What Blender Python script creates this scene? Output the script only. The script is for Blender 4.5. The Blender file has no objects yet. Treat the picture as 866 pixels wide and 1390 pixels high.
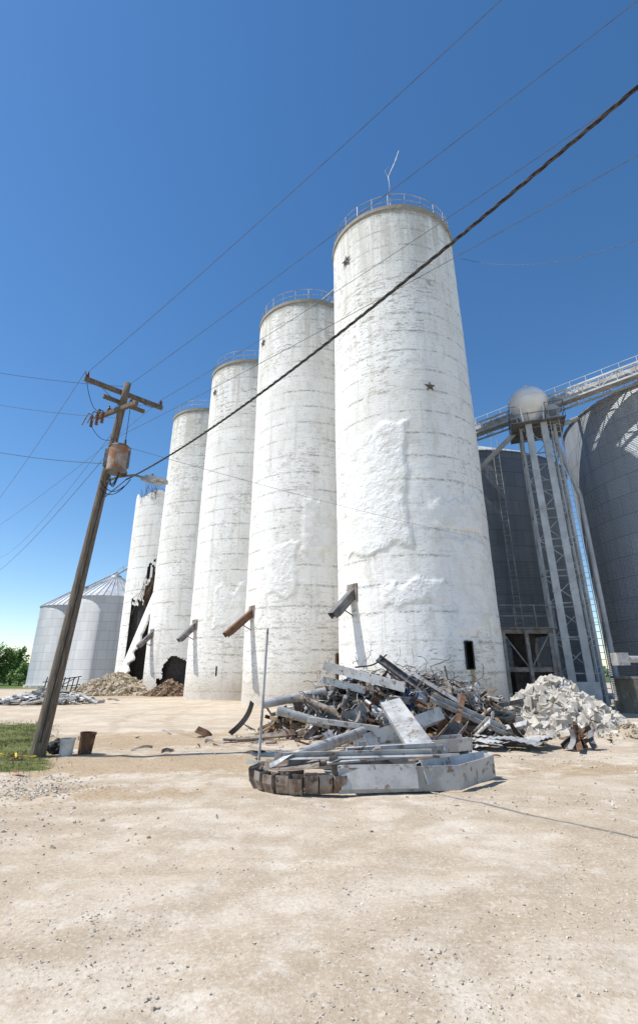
import bpy, math, random
import numpy as np
from mathutils import Vector, Matrix, noise, Quaternion
random.seed(7); rng=np.random.default_rng(7)
S=bpy.context.scene
R=math.radians
# ------------------------------------------------------------ helpers
def link(o,parent=None):
    S.collection.objects.link(o)
    if parent: o.parent=parent
    return o
def empty(name,loc=(0,0,0)):
    e=bpy.data.objects.new(name,None); e.location=loc; e.empty_display_size=.3
    return link(e)
def frame(p0,p1,roll=0):
    d=(Vector(p1)-Vector(p0)); L=d.length; q=d.to_track_quat('Z','Y')
    return q.to_matrix()@Matrix.Rotation(roll,3,'Z'),L
class Acc:
    def __init__(s): s.v=[];s.f=[]
    def add(s,vs,fs):
        b=len(s.v); s.v+= [tuple(x) for x in vs]; s.f+=[tuple(i+b for i in f) for f in fs]
    def box(s,c,size,rot=None,jit=0):
        c=Vector(c); hx,hy,hz=[a/2 for a in size]; vs=[]
        for z in(-hz,hz):
            for x,y in((-hx,-hy),(hx,-hy),(hx,hy),(-hx,hy)):
                p=Vector((x,y,z))
                if jit: p+=Vector([random.uniform(-jit,jit) for _ in range(3)])
                vs.append(c+(rot@p if rot else p))
        s.add(vs,[(3,2,1,0),(4,5,6,7),(0,1,5,4),(1,2,6,5),(2,3,7,6),(3,0,4,7)])
    def beam(s,p0,p1,w,h,roll=0):
        m,L=frame(p0,p1,roll); s.box((Vector(p0)+Vector(p1))/2,(w,h,L),m)
    def channel(s,p0,p1,w,h,t=.012,roll=0):
        m,L=frame(p0,p1,roll); c=(Vector(p0)+Vector(p1))/2
        s.box(c-m@Vector((0,h/2,0)),(w,t,L),m)
        s.box(c-m@Vector((w/2+t/2,0,0)),(t,h,L),m)
        s.box(c+m@Vector((w/2+t/2,0,0)),(t,h,L),m)
    def angle(s,p0,p1,w,t=.01,roll=0):
        m,L=frame(p0,p1,roll); c=(Vector(p0)+Vector(p1))/2
        s.box(c,(w,t,L),m); s.box(c+m@Vector((w/2+t/2,w/2-t/2,0)),(t,w,L),m)
    def ibeam(s,p0,p1,w,h,t=.015,roll=0):
        m,L=frame(p0,p1,roll); c=(Vector(p0)+Vector(p1))/2
        s.box(c,(t,h-2*t,L),m)
        s.box(c+m@Vector((0,h/2-t/2,0)),(w,t,L),m); s.box(c-m@Vector((0,h/2-t/2,0)),(w,t,L),m)
    def bent(s,p0,p1,w,t,amp,roll=0,n=9):
        m,L=frame(p0,p1,roll); p0=Vector(p0); vs=[]; ph=random.uniform(0,6); tw=random.uniform(-1.5,1.5)
        for i in range(n+1):
            f=i/n; c=p0+m@Vector((amp*math.sin(f*3+ph)-amp*math.sin(ph),amp*.7*math.sin(f*5+ph*2)-amp*.7*math.sin(ph*2),L*f))
            rm=m@Matrix.Rotation(tw*f,3,'Z')
            for x,y in((-w/2,-t/2),(w/2,-t/2),(w/2,t/2),(-w/2,t/2)): vs.append(c+rm@Vector((x,y,0)))
        fs=[(0,3,2,1),tuple(4*n+k for k in range(4))]
        for i in range(n):
            for k in range(4): fs.append((4*i+k,4*i+(k+1)%4,4*i+4+(k+1)%4,4*i+4+k))
        s.add(vs,fs)
    def tube(s,p0,p1,r,n=8,r2=None,cap=True):
        m,L=frame(p0,p1); r2=r if r2 is None else r2; vs=[]
        for P,rr in((Vector(p0),r),(Vector(p1),r2)):
            for i in range(n):
                a=2*math.pi*i/n; vs.append(P+m@Vector((rr*math.cos(a),rr*math.sin(a),0)))
        fs=[(i,(i+1)%n,n+(i+1)%n,n+i) for i in range(n)]
        if cap: fs+=[tuple(range(n-1,-1,-1)),tuple(range(n,2*n))]
        s.add(vs,fs)
    def path(s,pts,r,n=6):
        pts=[Vector(p) for p in pts]; vs=[];fs=[]
        up=Vector((0,0,1))
        for i,p in enumerate(pts):
            d=(pts[min(i+1,len(pts)-1)]-pts[max(i-1,0)]).normalized()
            a=d.cross(up)
            if a.length<1e-3: a=Vector((1,0,0))
            a.normalize(); b=a.cross(d)
            for k in range(n):
                t=2*math.pi*k/n; vs.append(p+a*(r*math.cos(t))+b*(r*math.sin(t)))
        for i in range(len(pts)-1):
            for k in range(n): fs.append((i*n+k,i*n+(k+1)%n,(i+1)*n+(k+1)%n,(i+1)*n+k))
        s.add(vs,fs)
    def sheet(s,c,w,l,rot,bend=.2,corr=0,nx=14,ny=6):
        vs=[];fs=[];ph=random.uniform(0,6)
        for j in range(ny+1):
            for i in range(nx+1):
                x=(i/nx-.5)*w;y=(j/ny-.5)*l
                z=bend*math.sin(x/w*3+ph)*w*.5+bend*.6*math.cos(y/l*4+ph*2)*l*.4+(corr if i%2 else -corr)
                vs.append(Vector(c)+rot@Vector((x,y,z)))
        for j in range(ny):
            for i in range(nx):
                a=j*(nx+1)+i; fs.append((a,a+1,a+nx+2,a+nx+1))
        s.add(vs,fs)
    def obj(s,name,mat,parent=None,smooth=False,loc=None):
        me=bpy.data.meshes.new(name); me.from_pydata(s.v,[],s.f); me.update()
        if smooth: me.polygons.foreach_set('use_smooth',[True]*len(me.polygons))
        me.materials.append(mat)
        o=bpy.data.objects.new(name,me)
        if loc: o.location=loc
        return link(o,parent)
def randrot(): return Quaternion((random.gauss(0,1),random.gauss(0,1),random.gauss(0,1),random.gauss(0,1))).normalized().to_matrix()
def rocks(pos,size,seed=0,flat=1.0):
    g=np.random.default_rng(seed); n=len(pos)
    base=np.array([(-1,-1,-1),(1,-1,-1),(1,1,-1),(-1,1,-1),(-1,-1,1),(1,-1,1),(1,1,1),(-1,1,1)],float)*.5
    V=base[None]*g.uniform(.5,1.35,(n,1,3))+g.uniform(-.22,.22,(n,8,3))
    q=g.normal(size=(n,4)); q/=np.linalg.norm(q,axis=1)[:,None]; w,x,y,z=q.T
    M=np.stack([1-2*(y*y+z*z),2*(x*y-z*w),2*(x*z+y*w),2*(x*y+z*w),1-2*(x*x+z*z),2*(y*z-x*w),2*(x*z-y*w),2*(y*z+x*w),1-2*(x*x+y*y)],1).reshape(n,3,3)
    V=np.einsum('nij,nkj->nki',M,V); V[:,:,2]*=flat
    V=V*np.asarray(size)[:,None,None]+np.asarray(pos)[:,None,:]
    F=np.array([(3,2,1,0),(4,5,6,7),(0,1,5,4),(1,2,6,5),(2,3,7,6),(3,0,4,7)])
    F=(F[None]+8*np.arange(n)[:,None,None]).reshape(-1,4)
    return V.reshape(-1,3),F
def npobj(name,V,F,mat,parent=None,loc=None):
    me=bpy.data.meshes.new(name); me.from_pydata(V.tolist(),[],F.tolist()); me.update(); me.materials.append(mat)
    o=bpy.data.objects.new(name,me)
    if loc: o.location=loc
    return link(o,parent)
# ------------------------------------------------------------ node helpers
class M:
    def __init__(s,name,rough=.8,metal=0,spec=.3):
        s.m=bpy.data.materials.new(name); s.m.use_nodes=True; s.t=s.m.node_tree
        s.b=s.t.nodes['Principled BSDF']; s.b.inputs['Roughness'].default_value=rough
        s.b.inputs['Metallic'].default_value=metal; s.b.inputs['Specular IOR Level'].default_value=spec
        s.co=s.t.nodes.new('ShaderNodeTexCoord').outputs['Object']
    def set(s,sock,v):
        if isinstance(v,bpy.types.NodeSocket): s.t.links.new(v,sock)
        elif isinstance(v,(tuple,list)) and len(v)==3 and sock.type=='RGBA': sock.default_value=(*v,1)
        else: sock.default_value=v
    def math(s,op,a,b=0,c=0,clamp=False):
        n=s.t.nodes.new('ShaderNodeMath'); n.operation=op; n.use_clamp=clamp
        s.set(n.inputs[0],a); s.set(n.inputs[1],b); s.set(n.inputs[2],c); return n.outputs[0]
    def map(s,scale=(1,1,1),loc=(0,0,0),co=None):
        n=s.t.nodes.new('ShaderNodeMapping'); s.t.links.new(co or s.co,n.inputs[0])
        n.inputs['Scale'].default_value=scale; s.set(n.inputs['Location'],loc); return n.outputs[0]
    def noise(s,scale,co=None,detail=4,rough=.55,dist=0):
        n=s.t.nodes.new('ShaderNodeTexNoise'); s.t.links.new(co or s.co,n.inputs['Vector'])
        n.inputs['Scale'].default_value=scale; n.inputs['Detail'].default_value=detail
        n.inputs['Roughness'].default_value=rough; n.inputs['Distortion'].default_value=dist; return n.outputs[0]
    def step(s,x,a,b):
        n=s.t.nodes.new('ShaderNodeMapRange'); n.interpolation_type='SMOOTHSTEP'
        s.set(n.inputs[0],x); n.inputs[1].default_value=a; n.inputs[2].default_value=b; return n.outputs[0]
    def mix(s,f,a,b,mode='MIX'):
        n=s.t.nodes.new('ShaderNodeMix'); n.data_type='RGBA'; n.blend_type=mode
        s.set(n.inputs[0],f); s.set(n.inputs[6],a); s.set(n.inputs[7],b); return n.outputs[2]
    def sep(s,co=None):
        n=s.t.nodes.new('ShaderNodeSeparateXYZ'); s.t.links.new(co or s.co,n.inputs[0]); return n.outputs
    def attr(s,name):
        n=s.t.nodes.new('ShaderNodeAttribute'); n.attribute_name=name; return n.outputs
    def col(s,v): s.set(s.b.inputs['Base Color'],v)
    def bump(s,h,st=.5,d=.02):
        n=s.t.nodes.new('ShaderNodeBump'); s.set(n.inputs['Height'],h); n.inputs['Strength'].default_value=st
        n.inputs['Distance'].default_value=d; s.t.links.new(n.outputs[0],s.b.inputs['Normal'])
def worn(name,c1,c2,scale=3,rough=.7,metal=0,th=(.45,.62),bump=.3,c3=None):
    k=M(name,rough,metal); n=k.noise(scale,detail=5,rough=.65)
    c=k.mix(k.step(n,*th),c1,c2)
    if c3: c=k.mix(k.step(k.noise(scale*2.1,k.map(loc=(3,7,1)),detail=5,rough=.65),.56,.64),c,c3)
    c=k.mix(.5,c,k.mix(k.step(k.noise(scale*.4,detail=2),.3,.7),(.55,.54,.53),(1,1,1)),'MULTIPLY')
    k.col(c); k.bump(k.noise(scale*8,detail=2),bump,.01); return k.m
# ------------------------------------------------------------ materials
def silo_mat():
    k=M('weathered_white_paint_concrete',.9,0,.15)
    oi=k.t.nodes.new('ShaderNodeObjectInfo'); cmb=k.t.nodes.new('ShaderNodeCombineXYZ')
    r=k.math('MULTIPLY',oi.outputs['Random'],60)
    for i in range(3): k.set(cmb.inputs[i],r)
    off=cmb.outputs[0]
    z=k.sep()[2]
    big=k.noise(.3,k.map(loc=off),detail=4,rough=.6)
    c=k.mix(k.step(big,.40,.64),(.95,.93,.885),(.87,.845,.785))
    c=k.mix(k.math('MULTIPLY',k.step(k.noise(1.6,k.map((1,1,.4),off),detail=6,rough=.7),.51,.66),.65),c,(.74,.71,.64))
    fr=k.math('FRACT',k.math('DIVIDE',k.math('ADD',z,k.math('MULTIPLY',k.noise(2,k.map((1,1,1),off),detail=2),.10)),1.22))
    line=k.math('SUBTRACT',1,k.step(k.math('ABSOLUTE',k.math('SUBTRACT',fr,.5)),.0,.085))
    n9=k.noise(6,k.map((1,1,3.2),off),detail=5,rough=.8)
    wear=k.step(k.noise(.8,k.map((1,1,.7),off),detail=4,rough=.7),.42,.56)
    lf=k.math('MULTIPLY',line,k.math('ADD',k.math('MULTIPLY',wear,.85),.15))
    lf=k.math('MULTIPLY',lf,k.step(n9,.46,.52))
    c=k.mix(k.math('MULTIPLY',lf,.9),c,(.28,.25,.20))
    f2=k.math('FRACT',k.math('DIVIDE',z,.305)); l2=k.math('SUBTRACT',1,k.step(k.math('ABSOLUTE',k.math('SUBTRACT',f2,.5)),.0,.10))
    c=k.mix(k.math('MULTIPLY',k.math('MULTIPLY',l2,k.step(k.noise(1.4,k.map((1,1,1.5),off),detail=5,rough=.75),.50,.60)),.5),c,(.44,.40,.335))
    fl=k.step(k.noise(1.5,k.map((1,1,4.2),off),detail=8,rough=.78),.545,.565)
    area=k.step(k.noise(.3,k.map((1,1,.7),off),detail=4,rough=.65),.47,.58)
    am=k.math('ADD',k.math('MULTIPLY',area,.8),k.math('MULTIPLY',k.step(z,15,28),.55),clamp=True)
    fl=k.math('MULTIPLY',fl,k.math('MULTIPLY',am,am))
    c=k.mix(k.math('MULTIPLY',fl,.8),c,(.37,.335,.275))
    sp=k.math('MULTIPLY',k.step(k.noise(5,k.map((1,1,2),off),detail=6,rough=.8),.58,.60),k.math('ADD',.35,k.math('MULTIPLY',am,.65)))
    c=k.mix(k.math('MULTIPLY',sp,.9),c,(.24,.21,.165))
    st=k.noise(2.0,k.map((1,1,.05),off),detail=6,rough=.72)
    g=k.math('MULTIPLY',k.step(z,19,28),k.step(st,.42,.60))
    c=k.mix(k.math('MULTIPLY',g,.65),c,(.52,.48,.40))
    st2=k.step(k.noise(2.8,k.map((1,1,.035),off),detail=5,rough=.7),.54,.66)
    c=k.mix(k.math('MULTIPLY',st2,.35),c,(.55,.51,.435))
    rim=k.step(k.math('ADD',z,k.math('MULTIPLY',n9,1.6)),28.0,28.6)
    c=k.mix(k.math('MULTIPLY',rim,.85),c,(.27,.24,.19))
    ft=k.math('SUBTRACT',1,k.step(k.math('ADD',z,k.math('MULTIPLY',n9,-2.2)),-.6,1.4))
    c=k.mix(k.math('MULTIPLY',ft,.6),c,(.50,.43,.34))
    fo=k.attr('foam')[2]
    c=k.mix(k.math('MULTIPLY',fo,.8),c,k.mix(k.step(k.noise(1.5,detail=5,rough=.7),.44,.64),(.95,.935,.90),(.82,.795,.735)))
    k.col(c)
    h=k.math('ADD',k.noise(4,k.map((1,1,1.6),off),detail=6,rough=.7),k.math('MULTIPLY',line,-.12))
    h=k.math('ADD',h,k.math('MULTIPLY',fo,k.math('MULTIPLY',k.noise(3.2,detail=4,rough=.6,dist=.4),3.0)))
    k.bump(h,.7,.04); return k.m
def bin_mat(name,c1,c2,corr=.10,ph=1.12,npan=30,metal=.35,rough=.5):
    k=M(name,rough,metal,.4); x,y,z=k.sep()
    an=k.math('ARCTAN2',y,x)
    a=k.math('MULTIPLY',an,npan/(2*math.pi)); zz=k.math('DIVIDE',z,ph)
    row=k.math('FLOOR',zz); a=k.math('ADD',a,k.math('MULTIPLY',k.math('MODULO',row,2),.5))
    cmb=k.t.nodes.new('ShaderNodeCombineXYZ'); k.set(cmb.inputs[0],k.math('FLOOR',a)); k.set(cmb.inputs[1],row)
    wn=k.t.nodes.new('ShaderNodeTexWhiteNoise'); k.t.links.new(cmb.outputs[0],wn.inputs['Vector'])
    c=k.mix(wn.outputs['Value'],c1,c2)
    ea=k.math('ABSOLUTE',k.math('SUBTRACT',k.math('FRACT',a),.5)); ez=k.math('ABSOLUTE',k.math('SUBTRACT',k.math('FRACT',zz),.5))
    sm=k.math('MAXIMUM',k.step(ea,.485,.497),k.step(ez,.475,.49))
    c=k.mix(k.math('MULTIPLY',sm,.6),c,tuple(v*.35 for v in c1))
    w=k.math('SINE',k.math('MULTIPLY',z,2*math.pi/corr))
    st=k.step(k.noise(1.4,k.map((1,1,.05)),detail=5,rough=.7),.45,.7)
    c=k.mix(k.math('MULTIPLY',st,.4),c,tuple(v*.55 for v in c1))
    k.col(c); k.bump(w,.9,.02); return k.m
mSilo=silo_mat()
mBinG=bin_mat('shaded_galvanised_corrugated_steel',(.22,.245,.27),(.27,.295,.32))  # darker copy for the back-lit bin, its shade put into the colour
mBinL=bin_mat('lit_galvanised_corrugated_steel',(.40,.43,.46),(.46,.49,.52),metal=.25)  # lighter copy of the same steel for the bin in the light
mBinW=bin_mat('pale_galvanised_corrugated_steel',(.56,.58,.60),(.63,.65,.67),metal=.2,rough=.55)
mRoof=worn('galvanised_roof_sheet',(.60,.62,.64),(.50,.52,.54),1.2,.5,.3)
mGalv=worn('galvanised_steel',(.54,.54,.525),(.38,.375,.36),2.5,.55,.2,c3=(.28,.21,.16))
mTower=worn('tower_galvanised_steel',(.60,.61,.61),(.49,.50,.50),1.5,.55,.15)
mGalvD=worn('dull_grey_steel',(.24,.24,.24),(.14,.135,.13),3,.6,.3,c3=(.22,.12,.07))
mRust=worn('rusted_steel',(.20,.105,.06),(.11,.065,.045),6,.85,.1,c3=(.30,.19,.12))
mRustL=worn('rusty_grey_steel',(.36,.31,.26),(.22,.15,.11),4,.8,.2,c3=(.12,.08,.06))
mWhite=worn('chipped_white_painted_steel',(.76,.75,.72),(.60,.58,.54),2.5,.65,.05,c3=(.27,.17,.11))
mTank=worn('white_tank_paint',(.86,.86,.85),(.80,.80,.79),1.5,.4,0)
mTimber=worn('splintered_timber',(.34,.25,.16),(.24,.17,.11),5,.9,0,c3=(.44,.35,.25))
mBlue=worn('faded_blue_paint',(.05,.10,.24),(.08,.12,.20),4,.6,.1)
mDark=worn('dark_scrap_and_shade',(.06,.055,.05),(.035,.03,.03),4,.7,.2)  # scrap colour, also used as painted shade inside the silo openings
mConc=worn('broken_concrete',(.64,.59,.51),(.44,.39,.32),1.5,.95,0,c3=(.76,.73,.68))
mTan=worn('tan_rubble',(.52,.43,.31),(.40,.32,.22),1.1,.95,0,c3=(.66,.62,.54))
mBrown=worn('brown_rubble',(.29,.19,.12),(.19,.13,.085),2,.95,0,c3=(.50,.43,.34))
mRubber=worn('black_rubber',(.02,.02,.02),(.035,.033,.03),6,.6)
mAlu=worn('weathered_aluminium_wire',(.18,.18,.18),(.12,.12,.12),6,.6,.3)
mCable=worn('twisted_cable',(.035,.033,.03),(.10,.095,.09),20,.6)
mBlack=worn('dark_star_paint',(.10,.09,.085),(.14,.12,.11),6,.7)
mPorc=worn('brown_porcelain',(.16,.07,.04),(.20,.10,.06),5,.3)
mGlass=worn('lamp_glass',(.55,.55,.50),(.5,.5,.45),5,.25)
mPail=worn('white_plastic',(.72,.72,.70),(.62,.60,.56),8,.45)
mTape=worn('yellow_tape',(.75,.62,.03),(.70,.55,.03),8,.45)
mRed=worn('red_plastic',(.5,.04,.03),(.4,.03,.03),8,.5)
mStain=worn('rust_stain',(.50,.34,.21),(.62,.52,.40),3,.9)
mWood=M('weathered_pole_wood',.9)
_c=mWood.mix(mWood.step(mWood.noise(3,mWood.map((14,14,.7)),detail=6,rough=.7),.35,.7),(.10,.075,.055),(.27,.225,.175)); mWood.col(_c)
mWood.bump(mWood.noise(3,mWood.map((20,20,.8)),detail=4),.7,.015); mWood=mWood.m
def ground_mat():
    k=M('limestone_gravel_ground',.95,0,.1)
    at=k.attr('mask')[0]; sp=k.t.nodes.new('ShaderNodeSeparateColor'); k.t.links.new(at,sp.inputs[0])
    grass,brown,far=sp.outputs
    x,y,z=k.sep()
    n1=k.noise(.45,detail=5,rough=.62); n2=k.noise(2.0,detail=6,rough=.72); n3=k.noise(30,detail=4,rough=.75)
    c=k.mix(k.step(n1,.38,.60),(.60,.515,.405),(.50,.405,.295))
    c=k.mix(k.math('MULTIPLY',k.step(n2,.50,.64),.55),c,(.42,.325,.225))
    c=k.mix(k.math('MULTIPLY',k.step(n2,.48,.34),.6),c,(.66,.59,.49))
    wob=k.math('MULTIPLY',k.math('SUBTRACT',n1,.5),.9)
    tot=None
    for cx,cy,rr,w in((-7,-15,22.5,.30),(-7,-15,24.4,.30),(15,27,21.6,.26),(15,27,23.4,.26),(-30,34,41,.35),(-30,34,43,.35),(4,-30,38.5,.3),(4,-30,40.4,.3),(12,-12,18.3,.25),(12,-12,20.1,.25)):
        d=k.math('SQRT',k.math('ADD',k.math('POWER',k.math('SUBTRACT',x,cx),2),k.math('POWER',k.math('SUBTRACT',y,cy),2)))
        d=k.math('ABSOLUTE',k.math('SUBTRACT',k.math('ADD',d,wob),rr)); d=k.math('SUBTRACT',1,k.step(d,w*.35,w))
        tot=d if tot is None else k.math('MAXIMUM',tot,d)
    tot=k.math('MULTIPLY',tot,k.step(n2,.34,.56))
    c=k.mix(k.math('MULTIPLY',tot,.6),c,(.40,.315,.22))
    tr=k.noise(1.0,k.map((.2,1.7,1)),detail=5,rough=.65,dist=.6)
    c=k.mix(k.math('MULTIPLY',k.step(tr,.48,.62),.5),c,(.42,.33,.23))
    c=k.mix(k.math('MULTIPLY',k.step(n3,.52,.62),.4),c,(.72,.66,.57))
    c=k.mix(k.math('MULTIPLY',k.step(n3,.46,.34),.55),c,(.34,.27,.195))
    bm=k.step(k.math('ADD',brown,k.math('MULTIPLY',k.math('SUBTRACT',n2,.5),1.8)),.3,.75)
    c=k.mix(k.math('MULTIPLY',bm,.8),c,k.mix(k.step(n3,.4,.6),(.32,.225,.135),(.50,.375,.24)))
    gc=k.mix(k.step(k.noise(5,detail=5,rough=.7),.4,.62),(.085,.12,.032),(.20,.18,.075))
    gm=k.step(k.math('ADD',grass,k.math('MULTIPLY',k.math('SUBTRACT',n2,.5),1.5)),.38,.62)
    c=k.mix(gm,c,gc)
    c=k.mix(far,c,k.mix(k.step(k.noise(.03),.4,.6),(.07,.12,.03),(.12,.16,.05)))
    k.col(c)
    h=k.math('ADD',k.math('MULTIPLY',n3,.7),k.math('MULTIPLY',n2,2.2))
    k.bump(h,.6,.022); return k.m
mGround=ground_mat()
mGravel=worn('limestone_gravel',(.62,.55,.45),(.46,.38,.29),3,.95,c3=(.74,.70,.63))
# ------------------------------------------------------------ ground sheet
def gz(x,y):
    f=max(0,1-math.hypot(x,y-8)/70)
    return f*(.05*noise.noise(Vector((x*.35,y*.35,2)))+.032*noise.noise(Vector((x*1.4,y*1.4,5)))+.012*noise.noise(Vector((x*4,y*4,9))))
def sst(x,a,b):
    t=min(1,max(0,(x-a)/(b-a))); return t*t*(3-2*t)
def masks(x,y):
    g=sst(.52-.51*y-x,-.5,.7)*sst(y,10.3,11.2)*(1-sst(y,19,22))
    b=0
    b=max(b,math.exp(-((y-11.6)/1.5)**2)*(1-sst(x,-1.5,1.5))*1.0)
    b=max(b,math.exp(-((y-15.5)/2.6)**2-((x+5)/5)**2)*.85)
    b=max(b,math.exp(-((y-11.0)/1.1)**2-((x-6.5)/4)**2)*.8)
    b=max(b,math.exp(-((y-8.9)/.9)**2-((x+3.2)/2.0)**2)*.7)
    b=max(b,math.exp(-((y-16.5)/2.5)**2-((x-3)/5)**2)*.6)
    b=max(b,math.exp(-((y-46)/7)**2-((x+16)/7)**2)*.9)
    f=sst(y,62,72)*(1-sst(x+.1*y,-16,-8)) if x<0 else 0
    f=max(f,sst(math.hypot(x,y),110,150))
    return g,b,f
nx=320;ny=320
u=np.linspace(-8.9,8.9,nx); xs=.5*np.sinh(u); ys=7+.5*np.sinh(np.linspace(-8.9,8.9,ny))
V=[];C=[]
for y in ys:
    for x in xs:
        V.append((x,y,gz(x,y))); C.append((*masks(x,y),1))
F=[(j*nx+i,j*nx+i+1,(j+1)*nx+i+1,(j+1)*nx+i) for j in range(ny-1) for i in range(nx-1)]
me=bpy.data.meshes.new('ground'); me.from_pydata(V,[],F); me.update()
ca=me.color_attributes.new('mask','FLOAT_COLOR','POINT'); ca.data.foreach_set('color',np.array(C,np.float32).ravel())
me.polygons.foreach_set('use_smooth',[True]*len(F)); me.materials.append(mGround)
link(bpy.data.objects.new('ground',me))
P=[];Z=[]
for i in range(34000):
    y=3.0+13*random.random()**1.5; x=random.uniform(-.72,.72)*y
    d=noise.noise(Vector((x*.5,y*.5,3)))+.5*noise.noise(Vector((x*1.6,y*1.6,7)))
    if random.random()>.24+d*1.9: continue
    s=.004+.014*random.random()**4
    P.append((x,y,gz(x,y)+s*.1)); Z.append(s)
for i in range(2600):
    cx,cy,sx,sy=random.choice([(-4.6,7.2,1.6,.9),(3.4,8.2,2.0,.7),(-4.8,9.6,.6,.5),(5.5,12,2,1),(-4.4,9.0,.5,.3),(2,14.5,4,1.5)])
    x=random.gauss(cx,sx);y=random.gauss(cy,sy); s=.010+.03*random.random()**3
    P.append((x,y,gz(x,y)+s*.15)); Z.append(s)
V,F=rocks(np.array(P),Z,3,.75); npobj('gravel',V,F,mGravel)
k=M('dry_grass_blades',.8); oi=k.noise(1.2,detail=3); k.col(k.mix(k.step(oi,.4,.6),(.09,.13,.03),(.24,.22,.09))); mGrass=k.m
gv=[];gf=[]
while len(gf)<26000:
    y=random.uniform(10.3,21.5); x=random.uniform(-17,-3.8)
    g,_,_=masks(x,y)
    if random.random()>g*(.55+1.1*noise.noise(Vector((x*1.3,y*1.3,1)))): continue
    h=random.uniform(.03,.10); a=random.uniform(0,6.3); w=.006; z=gz(x,y)-.005; lx=random.gauss(0,.03); ly=random.gauss(0,.03)
    b=len(gv); gv+=[(x-w*math.cos(a),y-w*math.sin(a),z),(x+w*math.cos(a),y+w*math.sin(a),z),(x+lx,y+ly,z+h)]; gf.append((b,b+1,b+2))
me=bpy.data.meshes.new('grass'); me.from_pydata(gv,[],gf); me.materials.append(mGrass); link(bpy.data.objects.new('grass',me))
# ------------------------------------------------------------ concrete silos
RS=3.93
def silo(cx,cy,H,holes=(),patches=(),seed=0,rails=True,breach=None,railarc=(0,360),top=True):
    az=math.atan2(cx,cy); fx,fy=-math.sin(az),-math.cos(az); rx,ry=math.cos(az),-math.sin(az)
    root=empty('concrete_silo',(cx,cy,0))
    def P(t,z,r=RS):
        c,s=math.cos(t),math.sin(t); return ((c*fx+s*rx)*r,(c*fy+s*ry)*r,z)
    nt,nz=200,260; V=[];F=[];fo=[]
    for j in range(nz+1):
        for i in range(nt):
            t=-math.pi+2*math.pi*i/nt; z=-.15+(H+.15)*j/nz
            if top is not True and j>nz-30: z-= (j-nz+30)/30*max(0,1.2+2.5*noise.noise(Vector((math.cos(t)*2,math.sin(t)*2,seed))))
            band=math.floor(z/1.22); r=RS+.012*math.sin(band*12.9898+seed*3)+.02*noise.noise(Vector((t*2,z*.5,seed)))+.008*noise.noise(Vector((t*RS*2,z*2,seed+4)))
            fm=0
            for (t0,t1,z0,z1,th) in patches:
                wob=.30*noise.noise(Vector((t*2.6,z*.5,seed+9)))+.12*noise.noise(Vector((t*9,z*1.9,seed+2)))
                a=min(sst(t,R(t0)-.03+wob*.35,R(t0)+.04+wob*.35),1-sst(t,R(t1)-.04+wob*.35,R(t1)+.03+wob*.35),sst(z,z0-.1+wob*2,z0+.1+wob*2),1-sst(z,z1-.1+wob*2.5,z1+.1+wob*2.5))
                if a>0:
                    lump=.5+.5*noise.noise(Vector((t*RS*1.5,z*1.5,seed)))+.9*abs(noise.noise(Vector((t*RS*3,z*3,seed))))
                    r+=a*th*(.45+.6*lump); fm=max(fm,a)
            V.append(P(t,z,r)); fo.append(fm)
    for j in range(nz):
        z=-.15+(H+.15)*(j+.5)/nz
        for i in range(nt):
            t=math.degrees(-math.pi+2*math.pi*(i+.5)/nt)
            if any(a<t<b and c<z<d for a,b,c,d in holes): continue
            if breach and breach(t,z): continue
            F.append((j*nt+i,j*nt+(i+1)%nt,(j+1)*nt+(i+1)%nt,(j+1)*nt+i))
    me=bpy.data.meshes.new('silo_wall'); me.from_pydata(V,[],F); me.update()
    at=me.attributes.new('foam','FLOAT','POINT'); at.data.foreach_set('value',np.array(fo,np.float32))
    me.polygons.foreach_set('use_smooth',[True]*len(F)); me.materials.append(mSilo)
    link(bpy.data.objects.new('silo_wall',me),root)
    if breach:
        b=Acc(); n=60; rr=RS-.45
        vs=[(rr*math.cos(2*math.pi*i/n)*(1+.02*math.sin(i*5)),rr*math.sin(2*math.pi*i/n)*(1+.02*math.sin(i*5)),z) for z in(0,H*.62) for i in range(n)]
        b.add(vs,[(i,(i+1)%n,n+(i+1)%n,n+i) for i in range(n)]+[tuple(range(n,2*n))]); b.obj('interior_shade_drum',mDark,root)  # dark drum added behind the breach, interior shade given as colour
    if top is True:
        a=Acc(); n=96
        ring=[P(2*math.pi*i/n,H-.12,RS-.1) for i in range(n)]; a.add(ring,[tuple(range(n))])
        prof=[(RS-.1,H+.04),(RS+.07,H+.04),(RS+.07,H-.22),(RS+.0,H-.24)]
        vs=[P(2*math.pi*i/n,zz,r+.02*noise.noise(Vector((i*.7,0,seed)))) for (r,zz) in prof for i in range(n)]
        a.add(vs,[(q*n+i,q*n+(i+1)%n,(q+1)*n+(i+1)%n,(q+1)*n+i) for q in range(3) for i in range(n)])
        a.obj('roof_slab',mSilo,root)
    if rails:
        a=Acc(); n=72
        for hh in(.55,1.05):
            pts=[P(R(railarc[0])+(R(railarc[1]-railarc[0]))*i/n,H+hh+.03*math.sin(i*.7),RS-.08) for i in range(n+1)]; a.path(pts,.022,5)
        for i in range(0,n+1,3):
            t=R(railarc[0])+(R(railarc[1]-railarc[0]))*i/n; a.tube(P(t,H,RS-.08),P(t+random.uniform(-.004,.004),H+1.07,RS-.08),.024,5)
        a.obj('guard_rail',mGalv,root)
    return root,P
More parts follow.
